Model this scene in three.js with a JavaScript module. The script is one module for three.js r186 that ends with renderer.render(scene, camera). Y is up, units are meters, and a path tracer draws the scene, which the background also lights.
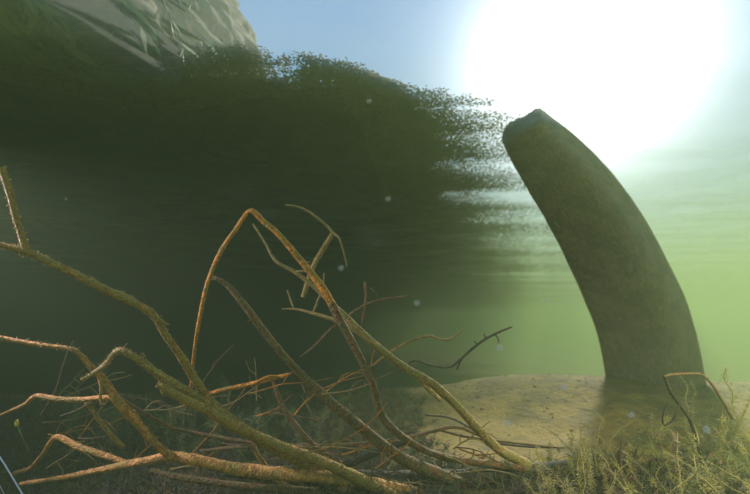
import * as THREE from 'three';
import { mergeGeometries } from 'three/addons/utils/BufferGeometryUtils.js';
import { ImprovedNoise } from 'three/addons/math/ImprovedNoise.js';

// ---------------------------------------------------------------- camera, sky, sun, exposure
const W = 750, H = 494, F = 428, PITCH = THREE.MathUtils.degToRad(10);
const EYE = new THREE.Vector3(0, 0.4, 0);
const WATER = 1.32;                                    // height of the water surface
const scene = new THREE.Scene();
const camera = new THREE.PerspectiveCamera(2 * THREE.MathUtils.radToDeg(Math.atan(H / 2 / F)), W / H, 0.02, 400);
camera.position.copy(EYE);
camera.rotation.x = PITCH;
scene.add(camera);
camera.focus = 0.98; camera.userData.fStop = 2.8;

const renderer = new THREE.WebGLRenderer();
renderer.toneMapping = THREE.LinearToneMapping;
renderer.toneMappingExposure = 2.85;
renderer.shadowMap.enabled = true;

const SUN = new THREE.Vector3(0.406, 0.484, -0.775).normalize();
const sun = new THREE.DirectionalLight(new THREE.Color(1, 0.95, 0.84), 5);
sun.position.copy(SUN).multiplyScalar(30);
sun.castShadow = true;
sun.shadow.radius = 8;
Object.assign(sun.shadow.camera, { left: -12, right: 12, top: 12, bottom: -12, near: 1, far: 80 });
scene.add(sun, sun.target);

{ // clear sky with the broad glare of a low sun in moist air
  const w = 1024, h = 512, d = new Float32Array(w * h * 4);
  for (let j = 0; j < h; j++) for (let i = 0; i < w; i++) {
    const el = ((j + 0.5) / h - 0.5) * Math.PI, az = ((i + 0.5) / w - 0.5) * 2 * Math.PI;
    const x = Math.cos(el) * Math.cos(az), y = Math.sin(el), z = Math.cos(el) * Math.sin(az);
    const th = THREE.MathUtils.radToDeg(Math.acos(Math.min(1, Math.max(-1, x * SUN.x + y * SUN.y + z * SUN.z))));
    const up = Math.max(0, y);
    const g = 12.5 * Math.exp(-th / 4.0);
    const k = (j * w + i) * 4, a = 1 - up;
    d[k] = 0.008 + 0.02 * a * a + g; d[k + 1] = 0.056 + 0.02 * a * a + g * 0.99; d[k + 2] = 0.31 + 0.02 * a * a + g * 0.95; d[k + 3] = 1;
  }
  const sky = new THREE.DataTexture(d, w, h, THREE.RGBAFormat, THREE.FloatType);
  sky.mapping = THREE.EquirectangularReflectionMapping;
  sky.magFilter = THREE.LinearFilter; sky.needsUpdate = true;
  scene.background = sky; scene.environment = sky;
}
scene.fog = new THREE.FogExp2(new THREE.Color(0.72, 1.0, 0.35), 0.09);   // the green, silty water

// ---------------------------------------------------------------- helpers
let seed = 20240611;
const rnd = () => { seed = (seed * 1664525 + 1013904223) >>> 0; return seed / 4294967296; };
const rr = (a, b) => a + (b - a) * rnd();
const noise3 = new ImprovedNoise();
const N = (x, y, z = 0) => noise3.noise(x + 31.7, y + 17.3, z + 5.1);
const fbm = (x, y, z = 0, o = 4) => { let s = 0, a = 0.5; for (let i = 0; i < o; i++) { s += a * N(x, y, z); x *= 2.03; y *= 2.03; z *= 2.03; a *= 0.5; } return s; };
const cP = Math.cos(PITCH), sP = Math.sin(PITCH);
// a point seen at photo pixel (x, y), d metres along the optical axis
function at(x, y, d) {
  const u = (x - W / 2) / F * d, v = (H / 2 - y) / F * d;
  return new THREE.Vector3(EYE.x + u, EYE.y + v * cP + d * sP, EYE.z + v * sP - d * cP);
}
const smooth = (a, b, x) => { const t = Math.min(1, Math.max(0, (x - a) / (b - a))); return t * t * (3 - 2 * t); };
// height of the lake bed: a sandy hump ahead on the right that falls away to deep water behind
function bed(x, z) {
  const d = -z;
  let y = -0.04 + 0.13 * Math.exp(-Math.pow((x - 1.05) / 0.85, 2) - Math.pow((d - 2.55) / 0.7, 2)) + 0.05 * smooth(1.0, 2.6, x);
  y -= 1.7 * smooth(2.5, 8, d - 0.25 * smooth(0.2, 1.6, x));
  y += 3.2 * smooth(48, 66, Math.hypot(x, z));               // far shore
  y += 0.035 * fbm(x * 1.1, z * 1.1, 1) + 0.012 * fbm(x * 5, z * 5, 2) + 0.004 * N(x * 26, z * 26, 3);
  return y;
}
const numbers = {};
const numbered = (n) => { const k = numbers[n] = (numbers[n] ?? -1) + 1; return k ? `${n}_${String(k).padStart(3, '0')}` : n; };
const shade = (o) => { o.traverse((m) => { if (m.isMesh) { m.castShadow = true; m.receiveShadow = true; } }); return o; };
function thing(name, label, category, group) {
  const o = new THREE.Group(); o.name = numbered(name); o.userData = { label, category };
  if (group) o.userData.group = group;
  scene.add(o); return o;
}
function mesh(name, geo, mat, parent, extra) {
  const m = new THREE.Mesh(geo, mat); m.name = parent === scene ? numbered(name) : name;
  m.castShadow = m.receiveShadow = true;
  if (extra) Object.assign(m.userData, extra);
  parent.add(m); return m;
}
function tex(w, h, f, srgb = true) {
  const d = new Uint8Array(w * h * 4);
  for (let j = 0; j < h; j++) for (let i = 0; i < w; i++) {
    const c = f(i / w, j / h), k = (j * w + i) * 4;
    d[k] = Math.max(0, Math.min(255, c[0])); d[k + 1] = Math.max(0, Math.min(255, c[1])); d[k + 2] = Math.max(0, Math.min(255, c[2])); d[k + 3] = 255;
  }
  const t = new THREE.DataTexture(d, w, h, THREE.RGBAFormat);
  if (srgb) t.colorSpace = THREE.SRGBColorSpace;
  t.wrapS = t.wrapT = THREE.RepeatWrapping; t.magFilter = THREE.LinearFilter; t.needsUpdate = true;
  return t;
}
// noise that tiles over the unit square
function tileNoise(u, v, fu, fv, s, o = 4) {
  const f = (p, q) => fbm(p * fu + s * 3.7, q * fv + s * 1.9, s, o), a = smooth(0, 1, u), b = smooth(0, 1, v);
  const top = f(u, v) * (1 - a) + f(u - 1, v) * a, low = f(u, v - 1) * (1 - a) + f(u - 1, v - 1) * a;
  return 1.25 * (top * (1 - b) + low * b);
}
const mix3 = (a, b, t) => [a[0] + (b[0] - a[0]) * t, a[1] + (b[1] - a[1]) * t, a[2] + (b[2] - a[2]) * t];

// ---------------------------------------------------------------- materials
function barkMaterial(base, patch, film, s, share) {
  const map = tex(192, 384, (u, v) => {
    const n = tileNoise(u, v, 7, 16, s), m = tileNoise(u, v, 3, 7, s + 4, 5), k = tileNoise(u, v, 26, 60, s + 9, 2);
    let c = mix3(base, patch, smooth(-0.12, 0.16, n));
    c = mix3(c, film, smooth(0.16 - share * 0.5, 0.3 - share * 0.5, m));
    const g = 1 + k * 0.75;
    return [c[0] * g, c[1] * g, c[2] * g];
  });
  const bump = tex(192, 384, (u, v) => { const n = 128 + 150 * tileNoise(u, v, 9, 40, s + 2, 5) + 60 * tileNoise(u, v, 40, 70, s + 7, 2); return [n, n, n]; }, false);
  return new THREE.MeshStandardMaterial({ map, bumpMap: bump, bumpScale: 0.006, roughness: 0.8 });
}
const M = {
  amber: barkMaterial([214, 142, 36], [164, 104, 28], [150, 124, 44], 1, 0.25),
  pink: barkMaterial([200, 146, 66], [154, 106, 48], [150, 122, 52], 11, 0.3),
  olive: barkMaterial([172, 128, 50], [126, 92, 36], [146, 122, 50], 21, 0.6),
  brown: barkMaterial([132, 90, 42], [90, 62, 30], [104, 90, 42], 31, 0.4),
  pale: barkMaterial([172, 142, 70], [134, 106, 50], [142, 126, 58], 41, 0.4),
  dark: barkMaterial([66, 54, 36], [46, 38, 26], [62, 60, 34], 51, 0.4),
};
const fuzzMat = new THREE.MeshPhysicalMaterial({ color: new THREE.Color(0.27, 0.20, 0.06), roughness: 1, transmission: 0.3, thickness: 0, side: THREE.DoubleSide });
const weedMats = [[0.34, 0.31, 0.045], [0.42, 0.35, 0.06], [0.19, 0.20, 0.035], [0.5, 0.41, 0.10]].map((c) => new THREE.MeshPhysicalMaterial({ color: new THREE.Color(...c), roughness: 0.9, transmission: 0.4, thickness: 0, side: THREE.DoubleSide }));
const leafMat = new THREE.MeshPhysicalMaterial({ color: new THREE.Color(0.10, 0.14, 0.05), roughness: 0.8, transmission: 0.2, thickness: 0, side: THREE.DoubleSide });

// ---------------------------------------------------------------- lake bed
function gridSheet(xs, zs, f, uvScale) {
  const pos = [], uv = [], idx = [], nx = xs.length, nz = zs.length;
  for (let j = 0; j < nz; j++) for (let i = 0; i < nx; i++) { pos.push(xs[i], f(xs[i], zs[j]), zs[j]); uv.push(xs[i] * uvScale, zs[j] * uvScale); }
  for (let j = 0; j < nz - 1; j++) for (let i = 0; i < nx - 1; i++) { const a = j * nx + i; idx.push(a, a + nx, a + 1, a + 1, a + nx, a + nx + 1); }
  const g = new THREE.BufferGeometry();
  g.setAttribute('position', new THREE.Float32BufferAttribute(pos, 3));
  g.setAttribute('uv', new THREE.Float32BufferAttribute(uv, 2));
  g.setIndex(idx); g.computeVertexNormals(); return g;
}
function steps(lo, hi, centre, half, fine, grow) {     // fine spacing within centre +- half, growing outwards
  const a = [centre];
  for (const s of [1, -1]) { let p = centre, st = fine; const end = s > 0 ? hi : lo; while ((end - p) * s > 1e-6) { p += s * st; if (Math.abs(p - centre) > half) st *= grow; if ((end - p) * s < st * 0.5) p = end; s > 0 ? a.push(p) : a.unshift(p); } }
  return a;
}
{
  const sandMap = tex(640, 640, (u, v) => {
    const n = tileNoise(u, v, 6, 6, 3), m = tileNoise(u, v, 22, 22, 8), k = tileNoise(u, v, 120, 120, 14, 2);
    let c = mix3([136, 112, 42], [102, 86, 32], smooth(-0.15, 0.2, n));
    c = mix3(c, [84, 74, 38], smooth(0.1, 0.3, m) * 0.7);
    c = mix3(c, [74, 60, 36], smooth(0.18, 0.3, k) * 0.8);
    const g = 1 + 0.35 * k; return [c[0] * g, c[1] * g, c[2] * g];
  });
  const sandBump = tex(512, 512, (u, v) => { const n = 128 + 130 * tileNoise(u, v, 30, 30, 5, 3) + 110 * tileNoise(u, v, 100, 100, 6, 2); return [n, n, n]; }, false);
  const sand = new THREE.MeshStandardMaterial({ map: sandMap, bumpMap: sandBump, bumpScale: 0.012, roughness: 0.95 });
  const g = gridSheet(steps(-75, 75, 0.6, 2.6, 0.022, 1.12), steps(-75, 6, -2.2, 1.7, 0.022, 1.12), bed, 0.9);
  mesh('lake_bed', g, sand, scene, { kind: 'structure', label: 'sandy lake bed with a low hump falling to deep water', category: 'lake bed' });
}

// ---------------------------------------------------------------- water surface seen from below
{
  const wave = (x, z) => WATER + 0.036 * fbm(x * 1.7 + 0.6 * fbm(x, z, 3), z * 2.0, 0, 2) + 0.03 * smooth(0.02, 0.3, fbm(x * 0.9, z * 0.7, 21, 2)) * fbm(x * 6, z * 6, 4, 3);
  const g = gridSheet(steps(-75, 75, 0, 3.2, 0.035, 1.1), steps(-75, 6, -2.4, 3, 0.03, 1.1), wave, 1);
  const water = new THREE.MeshPhysicalMaterial({ color: new THREE.Color(0.96, 1, 0.98), roughness: 0.28, transmission: 1, thickness: 0, ior: 1.33, side: THREE.DoubleSide });
  mesh('water_surface', g, water, scene, { kind: 'structure', label: 'rippled water surface overhead seen from below', category: 'water' });
}

// ---------------------------------------------------------------- floating weed mat that shades the left of the pool
{
  const mat3 = (c) => new THREE.MeshPhysicalMaterial({ color: new THREE.Color(...c), roughness: 0.9, transmission: 0.12, thickness: 0, side: THREE.DoubleSide });
  // outline of the closed part, seen from above
  const corner = [[0.02, -1.66], [0.72, -5.0], [1.35, -8], [2.5, -12], [3.3, -18], [3, -32], [-4, -50], [-24, -70], [-70, -70], [-70, -1.2], [-6, -1.2], [-2.6, -1.25], [-1.5, -1.45], [-0.95, -1.72], [-0.5, -1.58]];
  const edge = [];
  for (let i = 0; i < corner.length; i++) {
    const [x0, z0] = corner[i], [x1, z1] = corner[(i + 1) % corner.length], L = Math.hypot(x1 - x0, z1 - z0), n = Math.max(1, Math.min(160, Math.round(L / 0.035)));
    for (let k = 0; k < n; k++) { const x = x0 + (x1 - x0) * k / n, z = z0 + (z1 - z0) * k / n, far = Math.max(1, -z / 3); edge.push(new THREE.Vector2(x + 0.3 * far * fbm(x * 3 / far, z * 3 / far, 9) + 0.06 * fbm(x * 12, z * 12, 10, 2), z + 0.14 * fbm(x * 3, z * 3, 19) + 0.06 * fbm(x * 12, z * 12, 20, 2))); }
  }
  const slit = (cx, cz, l, w) => {                         // a wavy gap between the plants
    const up = [], down = [], m = 12, ph = cx * 17 + cz * 5, am = w * rr(0.6, 1.5), k = rr(9, 16);
    for (let i = 0; i <= m; i++) { const t = i / m, x = cx + (t - 0.5) * 2 * l, c = cz + am * Math.sin(k * x + ph), h = w * (0.12 + Math.sin(Math.PI * t)) * (0.55 + 0.9 * Math.abs(N(i * 0.7, cx * 5, cz * 5))); up.push(new THREE.Vector2(x, c + h)); down.unshift(new THREE.Vector2(x, c - h)); }
    return [...up, ...down];
  };
  const holes = [];
  for (const [cx, cz, nx, nz, dz] of [[0.2, -3.1, 2, 20, 0.11], [-0.72, -2.9, 2, 9, 0.105]]) for (let j = 0; j < nz; j++) for (let i = 0; i < nx; i++) { if (rnd() < 0.22) continue; holes.push(slit(cx + (i - 0.5) * 0.40 + rr(-0.05, 0.05) + 0.06 * Math.sin(j * 2.1), cz - j * dz + rr(-0.015, 0.015), rr(0.06, 0.16), rr(0.004, 0.010) * (1 + 0.05 * j))); }
  const tri = THREE.ShapeUtils.triangulateShape(edge, holes), rings = [edge, ...holes], all = rings.flat(), n = all.length, pos = [], idx = [], uv = [], lo = WATER + 0.034, hi = WATER + 0.039;
  for (const y of [lo, hi]) for (const p of all) { pos.push(p.x, y + 0.002 * N(p.x * 9, p.y * 9, 4), p.y); uv.push(p.x, p.y); }
  for (const [p, q, r] of tri) idx.push(p, q, r, n + p, n + r, n + q);
  let at0 = 0;
  for (const ring of rings) { for (let k = 0; k < ring.length; k++) { const i = at0 + k, j = at0 + (k + 1) % ring.length; idx.push(i, n + i, j, j, n + i, n + j); } at0 += ring.length; }
  const g = new THREE.BufferGeometry();
  g.setAttribute('position', new THREE.Float32BufferAttribute(pos, 3)); g.setAttribute('uv', new THREE.Float32BufferAttribute(uv, 2));
  g.setIndex(idx); const gg = g.toNonIndexed(); gg.computeVertexNormals();
  const map = tex(384, 384, (u, v) => { const a = tileNoise(u, v, 7, 7, 60), b = tileNoise(u, v, 40, 40, 66, 3); const c = mix3([84, 72, 46], [62, 64, 36], smooth(-0.1, 0.2, a)); const k = 1 + b; return [c[0] * k, c[1] * k, c[2] * k]; });
  const mat = thing('floating_mat', 'dark floating mat of duckweed and plant litter closing over the water', 'floating mat');
  mesh('litter_layer', gg, new THREE.MeshStandardMaterial({ map, roughness: 1 }), mat);
  // loose pads round its edge, ever fewer towards the open water
  const pad = new THREE.CircleGeometry(1, 7); pad.rotateX(-Math.PI / 2);
  const list = [], q = new THREE.Vector2(), inner = (z) => { for (let i = 0; i < 5; i++) if (-z <= -corner[i + 1][1]) { const f = (z - corner[i][1]) / (corner[i + 1][1] - corner[i][1]); return corner[i][0] + (corner[i + 1][0] - corner[i][0]) * f; } return 3.1; };
  for (let k = 0; k < 640000; k++) {                       // open side
    const d = 1.36 + 26 * Math.pow(rnd(), 2.5), far = Math.max(1, d / 2), w = rnd(), z = -d, x = inner(Math.min(z, -1.66)) - 0.16 * far + far * w * (1.0 + 1.5 * fbm(Math.log(d) * 10, 4.4, 50, 3));
    if (rnd() > 1.25 - 1.28 * w + 0.5 * fbm(x * 3.4 / far + 8, z * 3.4 / far, 41, 4) - 1.4 * smooth(1.85, 1.4, d)) continue;
    list.push([x, z, rr(0.0022, 0.0048) * Math.pow(far, 0.8) * (1 + 1.6 * smooth(0.6, 0.1, w))]);
  }
  for (let k = 0; k < 130000; k++) {                        // near side
    const x = rr(-2.2, 0.34), w = rnd();
    const z = (x > -0.5 ? -1.58 : x > -0.95 ? -1.58 + (x + 0.5) * 0.31 : x > -1.5 ? -1.72 - (x + 0.95) * 0.49 : -1.45 - (x + 1.5) * 0.18) - 0.12 + 0.36 * w;
    if (rnd() > 1.2 - 1.5 * w + 1.6 * fbm(x * 3.4, z * 3.4, 37, 4) - 1.5 * smooth(-0.1, 0.36, x)) continue;
    list.push([x, z, rr(0.0028, 0.006)]);
  }
  const im = new THREE.InstancedMesh(pad, mat3([1, 1, 1]), list.length), o = new THREE.Object3D(), c = new THREE.Color();
  list.forEach(([x, z, r], i) => { o.position.set(x, WATER + 0.03 + rnd() * 0.02, z); o.rotation.set(rr(-0.25, 0.25), rr(0, 6.28), rr(-0.25, 0.25)); o.scale.set(r, 1, r * rr(0.7, 1)); o.updateMatrix(); im.setMatrixAt(i, o.matrix); const t = rnd(); im.setColorAt(i, c.setRGB(0.10 + 0.08 * t, 0.13 + 0.05 * t, 0.04)); });
  im.name = 'duckweed'; im.userData.kind = 'stuff'; im.castShadow = im.receiveShadow = true; mat.add(im);
}

// ---------------------------------------------------------------- pale clay bank above the water on the left
{
  const nx = 80, ny = 44, pos = [], uv = [], idx = [];
  for (let j = 0; j <= ny; j++) for (let i = 0; i <= nx; i++) {
    const u = i / nx, v = j / ny, round = 0.12 * Math.pow(Math.max(0, (u - 0.8) / 0.2), 2);
    const z = -0.45 - 1.75 * u - 0.1 * v, y = WATER + 0.13 + 0.09 * (1 - v) * fbm(u * 9, 1.5, 8) + (0.92 + 0.1 * fbm(u * 5, 0.5, 3)) * v;
    const x = -1.26 + 0.86 * u - round - 0.34 * v + 0.12 * fbm(u * 4, v * 3, 5) + 0.05 * fbm(u * 22, v * 14, 6);
    pos.push(x, y, z); uv.push(u * 3, v);
  }
  for (let j = 0; j < ny; j++) for (let i = 0; i < nx; i++) { const a = j * (nx + 1) + i; idx.push(a, a + 1, a + nx + 1, a + 1, a + nx + 2, a + nx + 1); }
  // top, far side and underside, so that it is a solid ridge
  const base = pos.length / 3;
  for (let j = 0; j <= 1; j++) for (let i = 0; i <= nx; i++) { const u = i / nx; pos.push(-3.4, WATER + (j ? 0.9 : 0.13), -0.45 - 1.75 * u); uv.push(u * 3, j + 1); }
  for (let i = 0; i < nx; i++) { const t = ny * (nx + 1) + i, b = base + nx + 1 + i; idx.push(t, t + 1, b, b, t + 1, b + 1, base + i, b, base + i + 1, base + i + 1, b, b + 1, i, base + i, i + 1, i + 1, base + i, base + i + 1); }
  for (let j = 0; j < ny; j++) { const p = j * (nx + 1) + nx, q = p + nx + 1; idx.push(p, j < ny / 2 ? base + nx : base + 2 * nx + 1, q); }
  const g = new THREE.BufferGeometry();
  g.setAttribute('position', new THREE.Float32BufferAttribute(pos, 3)); g.setAttribute('uv', new THREE.Float32BufferAttribute(uv, 2)); g.setIndex(idx); g.computeVertexNormals();
  const map = tex(512, 512, (u, v) => { const a = tileNoise(u, v, 5, 8, 80), b = tileNoise(u, v, 40, 40, 86, 3); const c = mix3([88, 74, 56], [62, 52, 40], smooth(-0.1, 0.2, a)); const k = 1 + 0.9 * b; return [c[0] * k, c[1] * k, c[2] * k]; });
  const bank = thing('clay_bank', 'grey-brown clay bank above the water behind drooping twigs', 'bank');
  mesh('clay_face', g, new THREE.MeshStandardMaterial({ map, roughness: 1, side: THREE.DoubleSide }), bank);
}

// ---------------------------------------------------------------- tubes
// points: [x, y, z, radius]; returns a closed, knobbly tube with uv in metres along it
function tube(pts, { sides = 9, step = 0.009, rough = 0.16, s = 0, cap = true, oval = 0 } = {}) {
  const v = pts.map((p) => new THREE.Vector3(p[0], p[1], p[2]));
  const c = new THREE.CatmullRomCurve3(v, false, 'centripetal'), L = c.getLength(), n = Math.max(4, Math.min(260, Math.round(L / step)));
  const acc = [0]; for (let i = 1; i < v.length; i++) acc.push(acc[i - 1] + v[i].distanceTo(v[i - 1]));
  const fr = [], pos = [], uv = [], idx = [];
  let nrm = null, prevT = null;
  for (let i = 0; i <= n; i++) {
    const t = i / n, p = c.getPoint(t), T = c.getTangent(t);
    if (!nrm) nrm = new THREE.Vector3(0, 1, 0).cross(T).lengthSq() > 1e-3 ? new THREE.Vector3(0, 1, 0).cross(T).normalize() : new THREE.Vector3(1, 0, 0);
    else { nrm.sub(T.clone().multiplyScalar(nrm.dot(T))).normalize(); }
    const B = T.clone().cross(nrm);
    const f = t * (v.length - 1), k = Math.min(v.length - 2, Math.floor(f)), r0 = pts[k][3] + (pts[k + 1][3] - pts[k][3]) * (f - k);
    const along = acc[k] + (acc[k + 1] - acc[k]) * (f - k);
    for (let j = 0; j <= sides; j++) {
      const a = j / sides * Math.PI * 2, ca = Math.cos(a), sa = Math.sin(a);
      const q = 1 + rough * (2.0 * fbm(ca * 0.9 + s * 3.1, sa * 0.9 + along * 16, along * 22 + s, 3) + 0.9 * N(along * 9 + s * 7, s * 1.3) + 0.9 * N(ca * 2 + s, sa * 2, along * 75));
      const r = r0 * q;
      pos.push(p.x + (nrm.x * ca + B.x * sa * (1 - oval)) * r, p.y + (nrm.y * ca + B.y * sa * (1 - oval)) * r, p.z + (nrm.z * ca + B.z * sa * (1 - oval)) * r);
      uv.push(j / sides + s * 0.37, along * 4 + s * 0.61);
    }
    prevT = T; fr.push({ p, T, nrm: nrm.clone(), B, r: r0 });
  }
  const m = sides + 1;
  for (let i = 0; i < n; i++) for (let j = 0; j < sides; j++) { const a = i * m + j; idx.push(a, a + 1, a + m, a + 1, a + m + 1, a + m); }
  if (cap) for (const e of [0, n]) {
    const o = pos.length / 3, q = fr[e]; pos.push(q.p.x, q.p.y, q.p.z); uv.push(0.5, 0);
    for (let j = 0; j < sides; j++) e ? idx.push(o, e * m + j, e * m + j + 1) : idx.push(o, j + 1, j);
  }
  const g = new THREE.BufferGeometry();
  g.setAttribute('position', new THREE.Float32BufferAttribute(pos, 3)); g.setAttribute('uv', new THREE.Float32BufferAttribute(uv, 2));
  g.setIndex(idx); g.computeVertexNormals();
  g.userData = { fr };
  return g;
}
// photo pixels with depth and half-width in pixels -> points of a tube
const line = (pts) => pts.map(([x, y, d, r]) => { const p = at(x, y, d); return [p.x, p.y, p.z, 0.79 * r / F * d]; });
// silt and algae hairs standing on the upper side of a branch, merged
function fuzz(fr, density, len, s) {
  const pos = [], idx = [];
  for (let i = 1; i < fr.length; i++) {
    const n = density * fr[i].p.distanceTo(fr[i - 1].p);
    for (let k = 0, c = Math.floor(n) + (rnd() < n % 1 ? 1 : 0); k < c; k++) {
      const a = rr(0, 6.283), q = fr[i], d = q.nrm.clone().multiplyScalar(Math.cos(a)).addScaledVector(q.B, Math.sin(a));
      if (d.y < -0.35 && rnd() < 0.75) continue;
      if (N(i * 0.13 + s, s * 2.7) < -0.05 && rnd() < 0.7) continue;
      const p = q.p.clone().addScaledVector(d, q.r * 0.9).addScaledVector(q.T, rr(-0.004, 0.004)), l = len * rr(0.3, 1.25);
      const w = q.T.clone().multiplyScalar(rr(0.0003, 0.0009)), t1 = p.clone().addScaledVector(d, l * 0.6).addScaledVector(q.T, rr(-0.4, 0.4) * l), t2 = t1.clone().addScaledVector(d, l * 0.3).add(new THREE.Vector3(rr(-0.3, 0.3), rr(-0.4, 0.3), rr(-0.3, 0.3)).multiplyScalar(l));
      const o = pos.length / 3;
      for (const e of [p.clone().sub(w), p.clone().add(w), t1.clone().sub(w), t1.clone().add(w), t2]) pos.push(e.x, e.y, e.z);
      idx.push(o, o + 1, o + 2, o + 1, o + 3, o + 2, o + 2, o + 3, o + 4);
    }
  }
  const g = new THREE.BufferGeometry();
  g.setAttribute('position', new THREE.Float32BufferAttribute(pos, 3)); g.setIndex(idx); g.computeVertexNormals(); return g;
}
let branchSeed = 1;
function branch(label, mat, main, twigs = [], { fz = 900, fl = 0.006, rough = 0.15 } = {}) {
  const o = thing('fallen_branch', label, 'branch', 'fallen branches in the brush pile');
  const s = branchSeed++, g = tube(line(main), { s, rough });
  mesh('limb', g, mat, o);
  if (fz) mesh('algae_fuzz', fuzz(g.userData.fr, fz, fl, s), fuzzMat, o, { kind: 'stuff' });
  twigs.forEach((t, i) => {
    const tg = tube(line(t), { s: s + 0.37 * (i + 1), sides: 7, rough });
    const tm = mesh('twig', tg, mat, o);
    if (fz) mesh('algae_fuzz', fuzz(tg.userData.fr, fz * 0.6, fl * 0.8, s), fuzzMat, tm, { kind: 'stuff' });
  });
  return o;
}

// ---------------------------------------------------------------- leafy twigs drooping over the water, upper left
function overWater(x, y, above) { let d = 0.8; while (at(x, y, d).y < WATER + above && d < 6) d += 0.01; return at(x, y, d); }
for (let t = 0; t < 24; t++) {
  const dense = t < 15, x0 = dense ? rr(-80, 20) : rr(40, 190), len = dense ? rr(60, 130) : rr(25, 70), y0 = dense ? rr(-60, 30) : rr(-30, 40), sl = rr(0.25, 0.8), up = rr(0.06, 0.2);
  const P = []; for (let k = 0; k < 5; k++) { const f = k / 4; const p = overWater(x0 + len * sl * f, y0 + len * f, up * (1 - 0.6 * f)); P.push([p.x, p.y, p.z, 0.0035 * (1 - 0.6 * f)]); }
  const o = thing('drooping_twig', 'dark leafy twig drooping over the water by the clay bank', 'twig', 'leafy twigs drooping by the clay bank');
  const g = tube(P, { sides: 5, step: 0.03, s: t }); mesh('stem', g, M.dark, o);
  const pos = [], idx = [], fr = g.userData.fr, n = dense ? 34 : 15;
  for (let k = 0; k < n; k++) {
    const q = fr[Math.floor(rr(0.05, 1) * (fr.length - 1))], l = rr(0.05, 0.11), d = q.T.clone().addScaledVector(new THREE.Vector3(rr(-1, 1), rr(-0.5, 0.5), rr(-1, 1)), 0.7).normalize(), w = new THREE.Vector3(rr(-1, 1), rr(-0.4, 0.4), rr(-1, 1)).cross(d).normalize().multiplyScalar(l * 0.13);
    const b = pos.length / 3;
    for (const [f, ww] of [[0, 0.1], [0.35, 1], [0.7, 0.8]]) for (const e of [-1, 1]) { const v = q.p.clone().addScaledVector(d, l * f).addScaledVector(w, e * ww); pos.push(v.x, v.y, v.z); }
    const v = q.p.clone().addScaledVector(d, l); v.y -= 0.006; pos.push(v.x, v.y, v.z);
    idx.push(b, b + 1, b + 2, b + 1, b + 3, b + 2, b + 2, b + 3, b + 4, b + 3, b + 5, b + 4, b + 4, b + 5, b + 6);
  }
  const lg = new THREE.BufferGeometry(); lg.setAttribute('position', new THREE.Float32BufferAttribute(pos, 3)); lg.setIndex(idx); lg.computeVertexNormals();
  mesh('leaves', lg, leafMat, o, { kind: 'stuff' });
}
{ // pale log end that floats by the bank
  const o = thing('floating_log', 'pale barkless log floating slantwise at the surface by the clay bank', 'log');
  const P = [[143, 130], [158, 114], [178, 93], [207, 63]].map(([x, y], i) => { const p = overWater(x, y, 0.065); return [p.x, p.y, p.z, [0.012, 0.032, 0.032, 0.006][i]]; });
  mesh('bole', tube(P, { sides: 14, s: 77, rough: 0.1, step: 0.012 }), M.pale, o);
}

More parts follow.
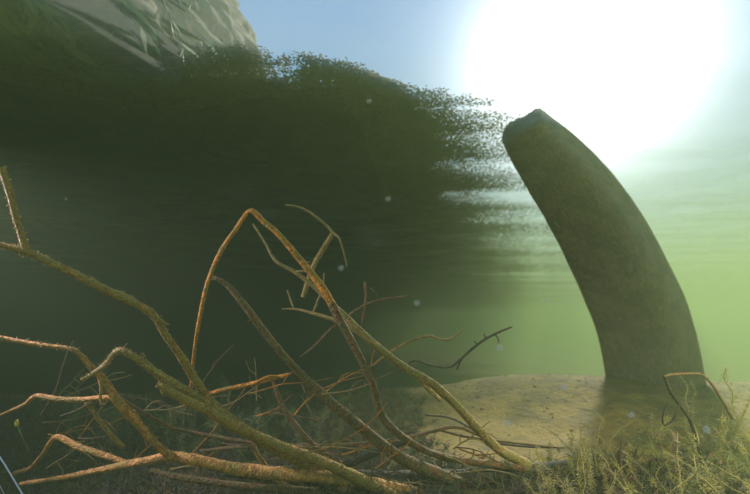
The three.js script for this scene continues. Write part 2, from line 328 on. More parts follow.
// ---------------------------------------------------------------- the leaning trunk
{
  const o = thing('leaning_trunk', 'thick leaning tree trunk narrowing from the sand up to the surface', 'tree trunk');
  // centre line from the bed to just above the water
  const rows = [[657, 402, 2.62, 50], [653, 370, 2.59, 50], [642, 322, 2.53, 49.5], [626, 282, 2.46, 49], [606, 240, 2.38, 48], [583, 202, 2.28, 46], [558, 167, 2.18, 42.5], [538, 143, 2.11, 37], [524, 128, 2.07, 31], [518, 122, 2.05, 28]];
  const pts = line(rows), v = pts.map((p) => new THREE.Vector3(p[0], p[1], p[2])), c = new THREE.CatmullRomCurve3(v), n = 130, sides = 64;
  const pos = [], uv = [], idx = [];
  const first = c.getPoint(0), t0 = c.getTangent(0);
  for (let i = -8; i <= n; i++) {
    const t = Math.max(0, i / n), T = c.getTangent(t);
    const X = new THREE.Vector3(T.y, -T.x, 0).normalize(), Z = X.clone().cross(T).normalize();
    const f = t * (pts.length - 1), k = Math.min(pts.length - 2, Math.floor(f)), r0 = (pts[k][3] + (pts[k + 1][3] - pts[k][3]) * (f - k)) * (i < 6 ? 1 + 0.006 * (6 - i) : 1);
    for (let j = 0; j <= sides; j++) {
      const a = j / sides * Math.PI * 2, ca = Math.cos(a), sa = Math.sin(a);
      // the top is broken off aslant, with splinters
      const tj = t * (1 - 0.11 * Math.pow(0.5 + 0.5 * ca, 1.15) - 0.02 * (0.5 + N(ca * 5, sa * 5, 3)) * Math.pow(t, 6)), p = i < 0 ? first.clone().addScaledVector(t0, i * 0.02) : c.getPoint(tj);
      // blunt ridge that faces the viewer, two flattish faces beside it
      const ridge = Math.max(0, Math.cos(a - Math.PI / 2 + 0.25)), sq = Math.pow(Math.pow(Math.abs(Math.cos(a + 0.55)), 4.2) + Math.pow(Math.abs(Math.sin(a + 0.55)), 4.2), -1 / 4.2);
      const r = r0 * (0.93 * sq * (1 + 0.02 * ridge) + 0.05 * fbm(ca * 1.5, sa * 1.5, i * 0.04) + 0.02 * fbm(ca * 9, sa * 9, i * 0.05 + 5, 3) + 0.022 * fbm(ca * 7, sa * 7, i * 0.014 + 9, 3));
      pos.push(p.x + X.x * ca * r + Z.x * sa * r, p.y + X.y * ca * r + Z.y * sa * r, p.z + X.z * ca * r + Z.z * sa * r);
      uv.push(j / sides * 2, i / n * 2);
    }
  }
  const m = sides + 1, nn = n + 8;
  for (let i = 0; i < nn; i++) for (let j = 0; j < sides; j++) { const a = i * m + j; idx.push(a, a + m, a + 1, a + 1, a + m, a + m + 1); }
  const top = pos.length / 3, tp = c.getPoint(0.93); pos.push(tp.x, tp.y, tp.z); uv.push(0.5, 0.5);
  for (let j = 0; j < sides; j++) idx.push(top, nn * m + j + 1, nn * m + j);
  const g = new THREE.BufferGeometry();
  g.setAttribute('position', new THREE.Float32BufferAttribute(pos, 3)); g.setAttribute('uv', new THREE.Float32BufferAttribute(uv, 2)); g.setIndex(idx); g.computeVertexNormals();
  const map = tex(320, 320, (u, vv) => { const a = tileNoise(u, vv, 6, 9, 100, 5), b = tileNoise(u, vv, 60, 40, 106, 3), d = tileNoise(u, vv, 24, 14, 109, 3); let q = mix3([132, 120, 92], [116, 107, 82], smooth(-0.12, 0.16, a)); q = mix3(q, [138, 128, 96], smooth(0.12, 0.3, d)); const k = 1 + 0.35 * b; return [q[0] * k, q[1] * k, q[2] * k]; });
  const bump = tex(320, 320, (u, vv) => { const b = 128 + 120 * tileNoise(u, vv, 60, 20, 112, 4) + 80 * tileNoise(u, vv, 90, 90, 115, 2); return [b, b, b]; }, false);
  mesh('stem', g, new THREE.MeshStandardMaterial({ map, bumpMap: bump, bumpScale: 0.012, roughness: 0.95 }), o);
}

// ---------------------------------------------------------------- the brush pile, branch by branch
const B = branch;
B('long algae-coated branch with an upright forked tip, sloping into the pile', M.olive,
  [[-30, 236, 0.74, 2.2], [0, 245, 0.76, 2.6], [28, 253, 0.78, 4.6], [60, 267, 0.80, 5], [100, 287, 0.83, 5.2], [140, 306, 0.86, 5], [155, 317, 0.87, 4.8], [165, 334, 0.88, 4.6], [182, 358, 0.91, 4.8], [196, 381, 0.94, 5], [209, 400, 0.97, 5.4], [228, 418, 1.0, 6.2], [262, 441, 1.03, 6.6], [320, 470, 1.07, 7], [372, 490, 1.1, 7], [430, 516, 1.14, 6]],
  [[[28, 254, 0.78, 4.4], [23, 240, 0.775, 3.8], [17, 222, 0.77, 3.7], [9, 192, 0.76, 3.8], [1, 168, 0.755, 4.2]], [[155, 318, 0.87, 3.4], [162, 322, 0.868, 2.6], [169, 325, 0.866, 1.6]]], { fz: 3200, fl: 0.0055 });
B('brown branch kinked downwards with a dark beaded thin end, meeting a fork', M.pink,
  [[-30, 333, 0.78, 2.6], [0, 338, 0.80, 2.8], [40, 345, 0.82, 2.8], [74, 350, 0.84, 2.8], [80, 355, 0.845, 3.2], [92, 368, 0.855, 4], [104, 380, 0.86, 4.4], [118, 402, 0.87, 5.4], [134, 419, 0.89, 5.6], [150, 438, 0.91, 4.8], [163, 451, 0.93, 4.6], [172, 457, 0.94, 5.2]],
  [[[98, 374, 0.86, 2.2], [101, 388, 0.855, 2], [100, 402, 0.85, 1.6], [105, 405, 0.85, 1]]], { fz: 1300 });
B('pinkish forked branch lying low, its thick arm running right under the pile', M.pink,
  [[20, 484, 0.93, 2.4], [60, 478, 0.93, 3], [100, 470, 0.935, 3.6], [128, 464, 0.94, 4.4], [150, 460, 0.945, 5], [170, 456, 0.95, 6], [190, 459, 0.96, 6.6], [225, 467, 0.99, 7.2], [260, 472, 1.02, 7.6], [330, 478, 1.06, 8], [400, 489, 1.1, 7], [460, 506, 1.13, 6]],
  [], { fz: 1600, fl: 0.004 });
B('crooked pale branch with a sharp hump and a broken drooping end', M.pale,
  [[81, 380, 0.83, 3.2], [95, 372, 0.84, 3.4], [107, 363, 0.845, 3.4], [118, 350.5, 0.85, 3.6], [127, 353, 0.855, 4], [140, 361, 0.865, 4.4], [163, 378, 0.89, 4.6], [194, 395, 0.94, 4.8], [220, 412, 0.985, 5]],
  [[[122, 352, 0.85, 1.6], [126, 344, 0.85, 0.8]], [[145, 362, 0.865, 1.4], [143, 353, 0.86, 0.8]]], { fz: 3200, fl: 0.0055, rough: 0.26 });
B('thick algae-coated branch with a splintered free end, alongside the humped one', M.olive,
  [[157, 384, 0.88, 4.2], [164, 387, 0.885, 5.2], [180, 397, 0.90, 5.6], [208, 411, 0.93, 6], [243, 430, 0.97, 6.6], [282, 447, 1.01, 6.8], [327, 464, 1.04, 7], [380, 489, 1.07, 7.4], [440, 518, 1.1, 6]],
  [[[160, 387, 0.88, 2.2], [162, 393, 0.878, 1.4], [165, 396, 0.878, 0.7]]], { fz: 3000, fl: 0.0055 });
const arch = B('slender amber branch bent into the highest arch, with long browner leg running right', M.amber,
  [[187, 402, 1.0, 2], [191, 385, 0.99, 2.1], [194, 352, 0.97, 2.2], [200, 315, 0.95, 2.5], [208, 281, 0.94, 2.9], [221, 251, 0.93, 3], [236, 229, 0.93, 2.9], [248, 212, 0.93, 2.8], [252, 211, 0.93, 3.4], [263, 221, 0.935, 3.8], [279, 235, 0.94, 4], [306, 267, 0.96, 4.6], [323, 289, 0.97, 5.4], [338, 316, 0.98, 5.3]],
  [[[297, 256, 0.955, 1.6], [303, 262, 0.95, 1.2], [310, 262, 0.945, 0.7]]], { fz: 300, fl: 0.003, rough: 0.12 });
mesh('lower_limb', tube(line([[331, 303, 0.975, 5.2], [340, 320, 0.98, 5.5], [360, 357, 1.0, 5.2], [373, 386, 1.02, 4.8], [381, 414, 1.05, 4.8], [389, 425, 1.06, 5.4], [410, 442, 1.08, 4.6], [434, 454, 1.1, 4.2], [465, 461, 1.13, 4.2], [505, 466, 1.17, 4.6], [548, 474, 1.22, 4.2], [580, 486, 1.25, 3]]), { s: 6.5, rough: 0.16 }), M.brown, arch);
B('brown branch with a broken hooked top crossing the arch and sinking right', M.brown,
  [[208, 277, 0.955, 2.6], [216, 279, 0.958, 3.2], [227, 285, 0.965, 3.6], [241, 301, 0.975, 4.2], [260, 326, 0.99, 4.8], [279, 350, 1.0, 5], [306, 379, 1.03, 5.4], [334, 405, 1.05, 6.2], [368, 433, 1.08, 6.8], [392, 452, 1.10, 7.2], [413, 464, 1.12, 7.8], [452, 480, 1.14, 8], [500, 502, 1.18, 6]],
  [[[256, 321, 0.985, 2], [250, 321, 0.975, 1.5], [247, 322, 0.972, 1]]], { fz: 900, fl: 0.004 });
B('long tapering branch that starts thin below the arch and thickens towards the sand', M.pale,
  [[253, 224, 1.02, 1.3], [264, 241, 1.02, 1.5], [276, 261, 1.02, 2], [295, 272, 1.03, 2.4], [315, 288, 1.04, 2.8], [337, 308, 1.05, 3.4], [355, 326, 1.06, 4.4], [379, 348, 1.07, 5], [403, 366, 1.09, 5.2], [434, 385, 1.11, 5.4], [456, 405, 1.14, 5.6], [480, 431, 1.17, 5.8], [500, 450, 1.19, 6], [528, 465, 1.21, 6.4], [560, 484, 1.25, 5]],
  [[[295, 272, 1.03, 1.4], [302, 271, 1.02, 1.1], [309, 273, 1.02, 0.6]]], { fz: 500, fl: 0.004 });
B('short stub behind the arch with two fine drooping tips', M.pale,
  [[303, 297, 1.1, 3], [312, 269, 1.09, 3.2], [323, 249, 1.08, 3.3], [333, 233, 1.07, 3]],
  [[[333, 233, 1.07, 2], [327, 226, 1.07, 1.7], [319, 219, 1.06, 1.7], [306, 210, 1.06, 1.5], [295, 206, 1.06, 1.3], [285, 205, 1.06, 0.9]], [[333, 233, 1.07, 2], [339, 238, 1.06, 1.5], [343, 250, 1.06, 1.2], [347, 266, 1.06, 0.8]]], { fz: 500, fl: 0.004 });
B('thin branching twig behind the arch, with two upright side shoots', M.pale,
  [[282, 309, 1.2, 0.8], [294, 309, 1.2, 1.6], [312, 313, 1.2, 2], [334, 320, 1.2, 2.4], [355, 331, 1.21, 2.6], [378, 347, 1.22, 2.8], [410, 372, 1.25, 3], [440, 400, 1.3, 3]],
  [[[294, 309, 1.2, 1.4], [291, 301, 1.2, 1.2], [287, 290, 1.2, 0.8]], [[313, 313, 1.2, 1.6], [318, 300, 1.19, 1.5], [323, 286, 1.18, 1.3], [324, 273, 1.18, 0.9]]], { fz: 300, fl: 0.004 });
B('thin twig with a pale upright stub, curving up to the right', M.brown,
  [[300, 357, 1.28, 1], [312, 348, 1.28, 1.5], [333, 327, 1.27, 1.7], [349, 315, 1.27, 1.8], [365, 305, 1.26, 1.8], [385, 299, 1.26, 1.7], [411, 296, 1.25, 1]],
  [[[362, 326, 1.27, 2.2], [364, 312, 1.265, 2.3], [366, 298, 1.26, 2.2], [365, 282, 1.26, 2]], [[372, 302, 1.26, 0.9], [377, 296, 1.25, 0.8], [370, 288, 1.25, 0.6]]], { fz: 300, fl: 0.003 });
B('fine pale twig with a hooked tip hanging above the sand', M.pale,
  [[372, 366, 1.35, 1.2], [392, 351, 1.35, 1.6], [413, 340, 1.35, 1.6], [430, 336, 1.35, 1.7], [440, 339, 1.35, 1.5], [450, 339, 1.35, 1.3], [462, 331, 1.35, 1]], [], { fz: 200, fl: 0.003 });
B('small dark twig with side spurs, standing out against the green water', M.dark,
  [[398, 372, 1.4, 1.2], [413, 361, 1.4, 1.2], [430, 365, 1.4, 1.3], [450, 367, 1.4, 1.5], [461, 359, 1.4, 1.6], [472, 349, 1.4, 1.6], [484, 340, 1.4, 1.6], [497, 333, 1.4, 1.4], [512, 327, 1.4, 0.9]],
  [[[462, 359, 1.4, 1.3], [459, 364, 1.4, 1.2], [457, 370, 1.4, 0.9]], [[495, 334, 1.4, 1], [498, 338, 1.4, 0.9], [499, 343, 1.4, 0.6]], [[478, 345, 1.4, 1], [474, 341, 1.4, 0.7]], [[486, 339, 1.4, 0.9], [484, 334, 1.4, 0.6]]], { fz: 1200, fl: 0.003 });
B('curved brown branch sagging from the weeds into the pile', M.brown,
  [[272, 378, 1.12, 2], [275, 387, 1.12, 2.6], [283, 407, 1.12, 2.8], [296, 425, 1.12, 3], [313, 444, 1.12, 3.2], [341, 464, 1.13, 3.4]], [], { fz: 600, fl: 0.004 });
B('thin nearly level stick lying across the pile towards the sand', M.brown,
  [[200, 451, 1.13, 2], [240, 447, 1.14, 2.4], [285, 446, 1.15, 2.6], [327, 446, 1.16, 2.6], [372, 443, 1.18, 2.6], [406, 438, 1.2, 2.4], [434, 431, 1.22, 2.2], [456, 427, 1.24, 2.2], [482, 436, 1.25, 2]],
  [[[440, 430, 1.22, 1.6], [462, 436, 1.2, 1.5], [490, 440, 1.2, 1.4], [560, 448, 1.22, 1]]], { fz: 400, fl: 0.003 });
B('amber stick with a split end pointing up right out of the weeds', M.amber,
  [[205, 395, 1.02, 2.4], [222, 390, 1.03, 2.6], [242, 386, 1.05, 2.8], [264, 381, 1.07, 2.8], [289, 374, 1.09, 2]],
  [[[255, 383, 1.06, 1.8], [270, 376, 1.07, 1.4], [284, 378, 1.08, 0.9]]], { fz: 300, fl: 0.003 });
B('pale barkless stick lying level with a sharp kink at its thin end', M.pink,
  [[0, 415, 0.9, 1.4], [12, 410, 0.89, 2], [25, 404, 0.88, 2.4], [35, 396, 0.87, 2.8], [40, 396, 0.87, 3.4], [56, 399, 0.87, 3.6], [80, 400, 0.88, 3.6], [100, 398, 0.885, 3.4], [114, 398, 0.89, 3]], [], { fz: 500, fl: 0.003 });
B('short pale stick leaning down to a tuft of weed', M.pale,
  [[86, 402, 0.93, 2.4], [95, 414, 0.94, 2.8], [106, 429, 0.95, 3], [123, 447, 0.97, 3]], [], { fz: 500, fl: 0.003 });
B('bent brown stick with a sharp peak, both ends on the dark bed', M.pink,
  [[14, 473, 1.0, 2.2], [30, 468, 0.98, 2.6], [42, 455, 0.96, 2.8], [54, 438, 0.94, 3], [58, 437, 0.94, 3.6], [76, 446, 0.94, 4], [100, 454, 0.94, 4], [126, 463, 0.945, 3.6]], [], { fz: 900, fl: 0.004 });
B('thin brown stick running behind the fork into the pile', M.brown,
  [[118, 397, 0.95, 1.8], [146, 414, 0.98, 2.2], [173, 428, 1.02, 2.4], [194, 433, 1.05, 2.4], [222, 438, 1.07, 2.4], [270, 446, 1.1, 2.4]],
  [[[60, 416, 1.0, 1], [75, 411, 0.98, 1.2], [92, 402, 0.95, 1.4], [104, 397, 0.93, 1.2]]], { fz: 400, fl: 0.003 });
B('dark half-buried stick low in front of the pile', M.brown,
  [[150, 470, 0.99, 2.6], [172, 476, 0.99, 3.6], [195, 480, 1.0, 4], [226, 484, 1.02, 4.4], [262, 488, 1.04, 4.8], [320, 492, 1.07, 5]], [], { fz: 1200, fl: 0.004 });
B('thick dark log lying across the bottom of the pile', M.dark,
  [[225, 470, 1.13, 7], [270, 473, 1.13, 9], [330, 476, 1.14, 10], [400, 480, 1.15, 11], [460, 478, 1.17, 11], [515, 472, 1.2, 10], [570, 467, 1.24, 8]],
  [[[330, 470, 1.13, 5], [370, 455, 1.14, 4.4], [408, 440, 1.16, 4]]], { fz: 1200, fl: 0.005 });
B('short mossy stick propped on the log', M.olive,
  [[252, 444, 1.06, 3], [262, 462, 1.07, 3.6], [275, 478, 1.08, 4], [292, 490, 1.09, 4.4]], [], { fz: 900, fl: 0.004 });
B('fine dark root curling over the sand beside the pile', M.dark,
  [[425, 415, 1.3, 1], [450, 418, 1.32, 1.2], [470, 428, 1.33, 1.2], [486, 440, 1.3, 1.3], [520, 446, 1.3, 1.3], [565, 448, 1.32, 0.8]], [], { fz: 0 });

// fine twigs tangled through the pile
for (let i = 0; i < 52; i++) {
  const x = i < 34 ? rr(30, 330) : rr(290, 480), y = i < 34 ? rr(385, 478) : rr(440, 480), d = rr(0.98, 1.3), dir = rr(-0.5, 0.5) + (i < 34 && rnd() < 0.3 ? -1.1 : 0), L = rr(40, 120), bend = rr(-0.35, 0.35), P = [], n = 6;
  let a = dir, px = x, py = y;
  for (let k = 0; k < n; k++) { P.push([px, py, d + 0.02 * k * bend, (1.25 - 0.15 * k) * rr(0.8, 1.1)]); a += bend * 0.35 + rr(-0.22, 0.22); px += Math.cos(a) * L / n; py += Math.sin(a) * L / n; }
  const o = thing('fine_twig', 'fine bare twig tangled among the larger branches of the brush pile', 'twig', 'fine twigs in the brush pile'), m = [M.pale, M.amber, M.brown][i % 3];
  mesh('stem', tube(line(P), { sides: 5, step: 0.014, s: 100 + i }), m, o);
  for (let k = 1; k < 4; k++) if (rnd() < 0.75) { const q = P[k], b = a + rr(0.5, 1.2) * (rnd() < 0.5 ? -1 : 1), l = rr(8, 26); mesh('side_shoot', tube(line([[q[0], q[1], q[2], 0.8], [q[0] + Math.cos(b) * l * 0.5, q[1] + Math.sin(b) * l * 0.5, q[2], 0.65], [q[0] + Math.cos(b + 0.3) * l, q[1] + Math.sin(b + 0.3) * l, q[2] - 0.01, 0.4]]), { sides: 4, step: 0.014, s: 160 + i }), m, o); }
}

// ---------------------------------------------------------------- kinked dark stalk on the right
{
  const o = thing('kinked_stalk', 'dark kinked plant stalk with a pale bent top above the weeds', 'plant stalk');
  mesh('stalk', tube(line([[665, 376, 1.05, 1.6], [670, 390, 1.05, 2.2], [679, 404, 1.06, 2.0], [689, 418, 1.07, 1.8], [697, 441, 1.09, 1.6], [702, 466, 1.12, 1.6], [705, 488, 1.13, 1.6]]), { s: 60, rough: 0.1 }), M.dark, o);
  mesh('bent_top', tube(line([[664, 377, 1.05, 1.8], [670, 375, 1.05, 1.9], [684, 374, 1.05, 1.5], [702, 374.5, 1.05, 1.6], [711, 383, 1.05, 1.7], [722, 400, 1.06, 1.7], [733, 419, 1.07, 1.5]]), { s: 61, rough: 0.1 }), M.brown, o);
  mesh('curl', tube(line([[679, 404, 1.06, 1.4], [677, 412, 1.05, 1.4], [671, 422, 1.05, 1.4], [664, 425, 1.05, 1.2], [663, 415, 1.05, 1], [668, 402, 1.05, 0.8]]), { s: 62, rough: 0.1, sides: 6 }), M.dark, o);
}

// ---------------------------------------------------------------- water weeds
function weedGeo(height, whorls, spread, lean, s, leafLen) {
  const pts = [], k = 7;
  for (let i = 0; i < k; i++) { const t = i / (k - 1); pts.push([lean * t * t + 0.02 * N(t * 3, s), height * t, 0.03 * N(t * 3, s + 9), 0.0022 * (1 - 0.5 * t)]); }
  const stem = tube(pts, { sides: 5, step: 0.012, rough: 0.1, s });
  const fr = stem.userData.fr, pos = [], idx = [];
  for (let w = 0; w < whorls; w++) {
    const q = fr[Math.min(fr.length - 1, Math.floor((0.12 + 0.88 * w / whorls) * (fr.length - 1)))], n = 3 + Math.floor(rnd() * 3), a0 = rr(0, 6.28);
    for (let i = 0; i < n; i++) {
      const a = a0 + i / n * 6.283, d = q.nrm.clone().multiplyScalar(Math.cos(a)).addScaledVector(q.B, Math.sin(a)).addScaledVector(q.T, rr(0.1, 0.8)).normalize();
      const l = leafLen * rr(0.55, 1.2) * spread, side = d.clone().cross(q.T).normalize().multiplyScalar(l * rr(0.045, 0.08));
      const p = q.p, m1 = p.clone().addScaledVector(d, l * 0.5).add(new THREE.Vector3(0, rr(-0.002, 0.003), 0)), e = p.clone().addScaledVector(d, l).add(new THREE.Vector3(rr(-0.2, 0.2) * l, rr(-0.45, 0.15) * l, rr(-0.2, 0.2) * l));
      const o = pos.length / 3;
      for (const v of [p, m1.clone().sub(side), m1.clone().add(side), e]) pos.push(v.x, v.y, v.z);
      idx.push(o, o + 1, o + 2, o + 1, o + 3, o + 2);
    }
  }
  const leaves = new THREE.BufferGeometry();
  leaves.setAttribute('position', new THREE.Float32BufferAttribute(pos, 3)); leaves.setIndex(idx); leaves.computeVertexNormals();
  return { stem, leaves };
}
const weedKinds = [[0.17, 40, 0.8, 0.05], [0.13, 34, 0.9, -0.06], [0.2, 46, 0.7, 0.02], [0.1, 28, 0.9, 0.06], [0.15, 26, 1.1, -0.03], [0.08, 24, 0.9, 0.04], [0.16, 32, 0.8, 0.12], [0.12, 40, 0.7, -0.1], [0.18, 26, 1.1, 0.14], [0.14, 44, 0.6, 0.09]].map(([h, w, s, l], i) => weedGeo(h, w, s, l, i * 5 + 3, 0.024));
function weed(kind, x, z, scale, turn, mat, label, group, tilt = 0) {
  const o = thing('water_weed', label, 'water plant', group);
  mesh('stem', weedKinds[kind].stem, weedMats[mat], o); mesh('leaves', weedKinds[kind].leaves, weedMats[mat], o, { kind: 'stuff' });
  o.position.set(x, bed(x, z) - 0.008, z); o.rotation.set(tilt * Math.cos(turn), turn, tilt * Math.sin(turn), 'YXZ'); o.scale.setScalar(scale);
  return o;
}
const ground = (x, y) => { let d = 0.5; for (let i = 0; i < 400; i++) { const p = at(x, y, d); if (p.y <= bed(p.x, p.z)) break; d += 0.01; } return at(x, y, d); };
// thicket at lower right
for (let i = 0; i < 200; i++) {
  const px = rr(540, 800), py = rr(440 + 30 * Math.max(0, (640 - px) / 100), 540), p = ground(px, py);
  weed(i % 10, p.x, p.z, rr(0.4, 0.85) * (px > 690 ? 1.15 : 1), rr(0, 6.28), Math.floor(rnd() * 4), 'yellow-green leafy water weed in the thicket below the kinked stalk', 'water weeds in the right thicket', rr(-0.7, 0.7));
}
for (const [x, y, s, k] of [[694, 440, 1.05, 2], [735, 445, 1.35, 2], [742, 440, 1.5, 0], [688, 445, 1.2, 2], [721, 450, 1.2, 0]]) { const p = ground(x, y); weed(k, p.x, p.z, s, rr(0, 6.28), 1, 'tall yellowish water weed rising above the right thicket', 'tall weeds in the right thicket', 0.1); }
// dim weeds behind and under the pile
for (let i = 0; i < 70; i++) {
  const px = rr(60, 340), py = rr(425, 470), p = ground(px, py);
  weed(i % 10, p.x, p.z, rr(0.7, 1.5), rr(0, 6.28), 2, 'dim green water weed among the branches of the brush pile', 'dim weeds behind the brush pile', rr(-0.6, 0.6));
}
{ // low mat of algae and moss on the bed
  const parts = [];
  for (let i = 0; i < 9; i++) { const t = tube([[0, 0, 0, 0.0012], [rr(-0.01, 0.01), 0.012, rr(-0.01, 0.01), 0.001], [rr(-0.025, 0.025), rr(0.012, 0.03), rr(-0.025, 0.025), 0.0006]], { sides: 3, step: 0.012, s: i, cap: false }); t.userData = {}; parts.push(t); }
  const tuft = mergeGeometries(parts), list = [];
  for (let i = 0; i < 14000; i++) {
    const x = rr(-2.2, 2.4), z = rr(-2.6, -0.85);
    const sandy = smooth(-0.1, 0.3, x + 0.16 * fbm(x * 3, z * 3, 4)) * smooth(1.3, 1.55, -z + 0.3 * fbm(x * 4, z * 4, 2));
    if (rnd() < sandy) continue;
    list.push([x, z]);
  }
  const mat = new THREE.MeshPhysicalMaterial({ color: new THREE.Color(1, 1, 1), roughness: 1, transmission: 0.25, thickness: 0, side: THREE.DoubleSide });
  const im = new THREE.InstancedMesh(tuft, mat, list.length), o = new THREE.Object3D(), c = new THREE.Color();
  list.forEach(([x, z], i) => {
    o.position.set(x, bed(x, z) - 0.002, z); o.rotation.set(rr(-0.5, 0.5), rr(0, 6.28), rr(-0.5, 0.5)); o.scale.setScalar(rr(0.5, 1.7)); o.updateMatrix(); im.setMatrixAt(i, o.matrix);
    const k = rnd(); im.setColorAt(i, k < 0.6 ? c.setRGB(rr(0.06, 0.13), rr(0.06, 0.11), 0.02) : c.setRGB(rr(0.08, 0.16), rr(0.05, 0.09), 0.025));
  });
  im.name = 'algae_mat'; im.userData = { kind: 'stuff', label: 'low mat of algae and moss covering the dark bed', category: 'algae' }; im.castShadow = im.receiveShadow = true; scene.add(im);
}
{ // crumbs of wood and leaf on the sand
  const g = new THREE.IcosahedronGeometry(1, 0), list = [];
  for (let i = 0; i < 1100; i++) { const x = rr(-0.6, 3), z = rr(-3.2, -1.0); if (fbm(x * 2.5, z * 2.5, 12) < -0.02 && rnd() < 0.7) continue; list.push([x, z]); }
  const im = new THREE.InstancedMesh(g, new THREE.MeshStandardMaterial({ roughness: 1 }), list.length), o = new THREE.Object3D(), c = new THREE.Color();
  list.forEach(([x, z], i) => { o.position.set(x, bed(x, z) + 0.001, z); o.rotation.set(rr(-0.2, 0.2), rr(0, 6.28), rr(-0.2, 0.2)); const s = rr(0.002, 0.006); o.scale.set(s * rr(1, 4), s * rr(0.3, 0.7), s); o.updateMatrix(); im.setMatrixAt(i, o.matrix); const k = rr(0.5, 1.4); im.setColorAt(i, c.setRGB(0.09 * k, 0.065 * k, 0.03 * k)); });
  im.name = 'debris'; im.userData = { kind: 'stuff', label: 'crumbs of wood and leaf scattered over the sand', category: 'debris' }; im.castShadow = im.receiveShadow = true; scene.add(im);
}

// ---------------------------------------------------------------- dead leaves and sharp stubs in the thicket
{
  const brown = [[0.20, 0.085, 0.04], [0.14, 0.06, 0.03], [0.26, 0.13, 0.06]].map((c) => new THREE.MeshPhysicalMaterial({ color: new THREE.Color(...c), roughness: 0.8, transmission: 0.25, thickness: 0, side: THREE.DoubleSide }));
  const makeLeaf = (l, w, curl) => {
    const pos = [], idx = [], n = 8;
    for (let i = 0; i <= n; i++) { const t = i / n, ww = w * Math.pow(Math.sin(Math.PI * Math.min(1, 0.04 + 0.96 * t)), 0.8) * (1 + 0.12 * N(i * 1.7, l * 90)); for (const e of [-1, 0, 1]) pos.push(e * ww, Math.abs(e) * ww * 0.5 + curl * t * t * l + 0.004 * N(i, e * 3, l * 50), t * l); }
    for (let i = 0; i < n; i++) for (let e = 0; e < 2; e++) { const a = i * 3 + e; idx.push(a, a + 3, a + 1, a + 1, a + 3, a + 4); }
    const g = new THREE.BufferGeometry(); g.setAttribute('position', new THREE.Float32BufferAttribute(pos, 3)); g.setIndex(idx); g.computeVertexNormals(); return g;
  };
  const kinds = [makeLeaf(0.06, 0.016, 0.4), makeLeaf(0.05, 0.012, -0.3), makeLeaf(0.07, 0.014, 0.7)];
  for (let i = 0; i < 26; i++) {
    const px = rr(585, 750), py = rr(450, 494), p = ground(px, py);
    const o = mesh('dead_leaf', kinds[i % 3], brown[i % 3], scene, { label: 'curled red-brown dead leaf caught among the weeds of the right thicket', category: 'leaf', group: 'dead leaves in the right thicket' });
    o.position.set(p.x, bed(p.x, p.z) + rr(0.01, 0.05), p.z); o.rotation.set(rr(-1.2, 0.3), rr(0, 6.28), rr(-0.6, 0.6)); o.scale.setScalar(rr(0.35, 0.7));
  }
  for (const [x, y, top, lean] of [[621, 478, 436, 2], [634, 482, 446, 4]]) {
    const b = ground(x, y), d = b.clone().sub(EYE).dot(new THREE.Vector3(0, sP, -cP)), e = at(x + lean, top, d);
    const o = thing('broken_reed', 'red-brown pointed reed stub standing among the weeds', 'reed stub', 'reed stubs in the right thicket');
    mesh('blade', tube([[b.x, b.y - 0.02, b.z, 0.011], [(b.x + e.x) / 2, (b.y + e.y) / 2, b.z, 0.010], [e.x, e.y, e.z, 0.001]], { s: x, oval: 0.6, rough: 0.2 }), brown[2], o);
  }
}
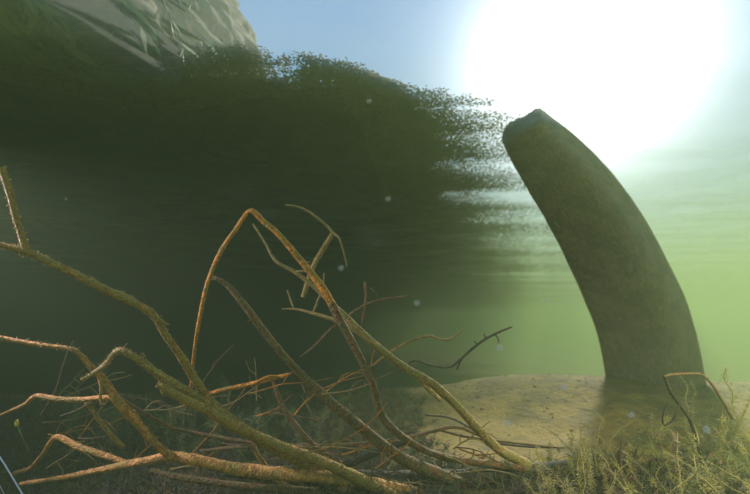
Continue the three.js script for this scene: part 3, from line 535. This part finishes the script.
// ---------------------------------------------------------------- pale fishing line in the dark lower left, flower bud, drifting flecks
{
  const o = thing('fishing_line', 'pale taut fishing line slanting down to the dark bed at the pile edge', 'line');
  const cord = new THREE.MeshStandardMaterial({ color: 0xb9c2c4, roughness: 0.5 });
  mesh('strand', tube(line([[-14, 440, 0.8, 0.9], [0, 458, 0.8, 0.9], [22, 494, 0.8, 0.9], [40, 524, 0.8, 0.9]]), { rough: 0.02, sides: 6, s: 90 }), cord, o);
  for (const dx of [5, 10, 15]) mesh('strand', tube(line([[-22 - dx, 452, 0.82, 0.35], [-4 - dx / 2, 476, 0.82, 0.35], [12 - dx, 500, 0.82, 0.35]]), { rough: 0.02, sides: 5, s: 90 + dx }), cord, o);
  const f = thing('flower_bud', 'small yellow bud on a thin bent stem over the dark bed', 'plant');
  mesh('stem', tube(line([[29, 452, 0.92, 0.7], [22, 437, 0.9, 0.8], [17, 425, 0.9, 0.9]]), { rough: 0.1, sides: 5, s: 93 }), weedMats[2], f);
  const bg = new THREE.SphereGeometry(0.0055, 12, 8); bg.scale(0.8, 1.3, 0.8); const bp = at(16.5, 423, 0.9); bg.translate(bp.x, bp.y, bp.z);
  mesh('bud', bg, new THREE.MeshStandardMaterial({ color: new THREE.Color(0.6, 0.42, 0.08), roughness: 0.7 }), f);
  const fleck = new THREE.IcosahedronGeometry(1, 2), p0 = fleck.attributes.position;
  for (let i = 0; i < p0.count; i++) { const k = 1 + 0.12 * N(p0.getX(i) * 2, p0.getY(i) * 2, p0.getZ(i) * 2); p0.setXYZ(i, p0.getX(i) * k, p0.getY(i) * k * 0.95, p0.getZ(i) * k * 0.7); }
  const silt = new THREE.MeshPhysicalMaterial({ color: new THREE.Color(0.75, 0.8, 0.7), roughness: 0.6, transparent: true, opacity: 0.22 });
  for (const [x, y, d, r] of [[388, 199, 0.5, 2.6], [417, 303, 0.5, 3.2], [341, 268, 0.5, 2.8], [500, 348, 0.55, 3.2], [564, 387, 0.55, 3.4], [507, 423, 0.55, 3.2], [707, 430, 0.6, 3.8], [547, 301, 0.6, 2.4], [369, 101, 0.5, 2.4], [66, 199, 0.5, 1], [632, 415, 0.6, 3]]) {
    const o2 = mesh('silt_fleck', fleck, silt, scene, { label: 'pale round fleck of silt drifting in the water', category: 'silt fleck', group: 'silt flecks drifting in the water' });
    o2.position.copy(at(x, y, d)); o2.scale.setScalar(r / F * d);
  }
}

// ---------------------------------------------------------------- photographer's strobe, left of the frame
for (const [label, pos, aim, power, tint] of [
  ['black underwater strobe with a lit round front beside the forked branch tip', new THREE.Vector3(-0.98, 0.74, -0.72), new THREE.Vector3(-0.30, 0.2, -1.0), 1.0, new THREE.Color(1, 0.9, 1.5)],
  ['black underwater strobe with a lit round front beside the kinked stalk', new THREE.Vector3(1.0, 0.66, -0.5), new THREE.Vector3(0.86, 0.0, -1.25), 1.5, new THREE.Color(1, 0.94, 0.8)]]) {
  const o = thing('dive_strobe', label, 'strobe', 'strobes on arms beside the camera');
  o.position.copy(pos); o.lookAt(aim);
  const black = new THREE.MeshStandardMaterial({ color: 0x17181a, roughness: 0.5 });
  const prof = [[0, -0.13], [0.035, -0.13], [0.045, -0.12], [0.045, -0.03], [0.055, -0.015], [0.055, 0], [0.05, 0], [0.05, -0.012], [0, -0.012]].map(([r, y]) => new THREE.Vector2(r, y));
  const body = new THREE.LatheGeometry(prof, 40); body.rotateX(Math.PI / 2); mesh('housing', body, black, o);
  const face = new THREE.CircleGeometry(0.049, 32); face.translate(0, 0, -0.006);
  mesh('lamp_front', face, new THREE.MeshStandardMaterial({ color: 0xffffff, emissive: tint, emissiveIntensity: 1 }), o);
  const arm = tube([[0, -0.045, -0.08, 0.012], [-0.05, -0.2, -0.1, 0.012], [0, -0.35, -0.05, 0.012]], { rough: 0, step: 0.03 }); mesh('arm', arm, black, o);
  const l = new THREE.SpotLight(tint, power, 0, 0.78, 1, 2);
  l.position.copy(pos).addScaledVector(aim.clone().sub(pos).normalize(), 0.012); l.target.position.copy(aim); l.castShadow = true; l.shadow.radius = 2.2;
  l.name = 'strobe_light'; scene.add(l, l.target);
}

renderer.render(scene, camera);
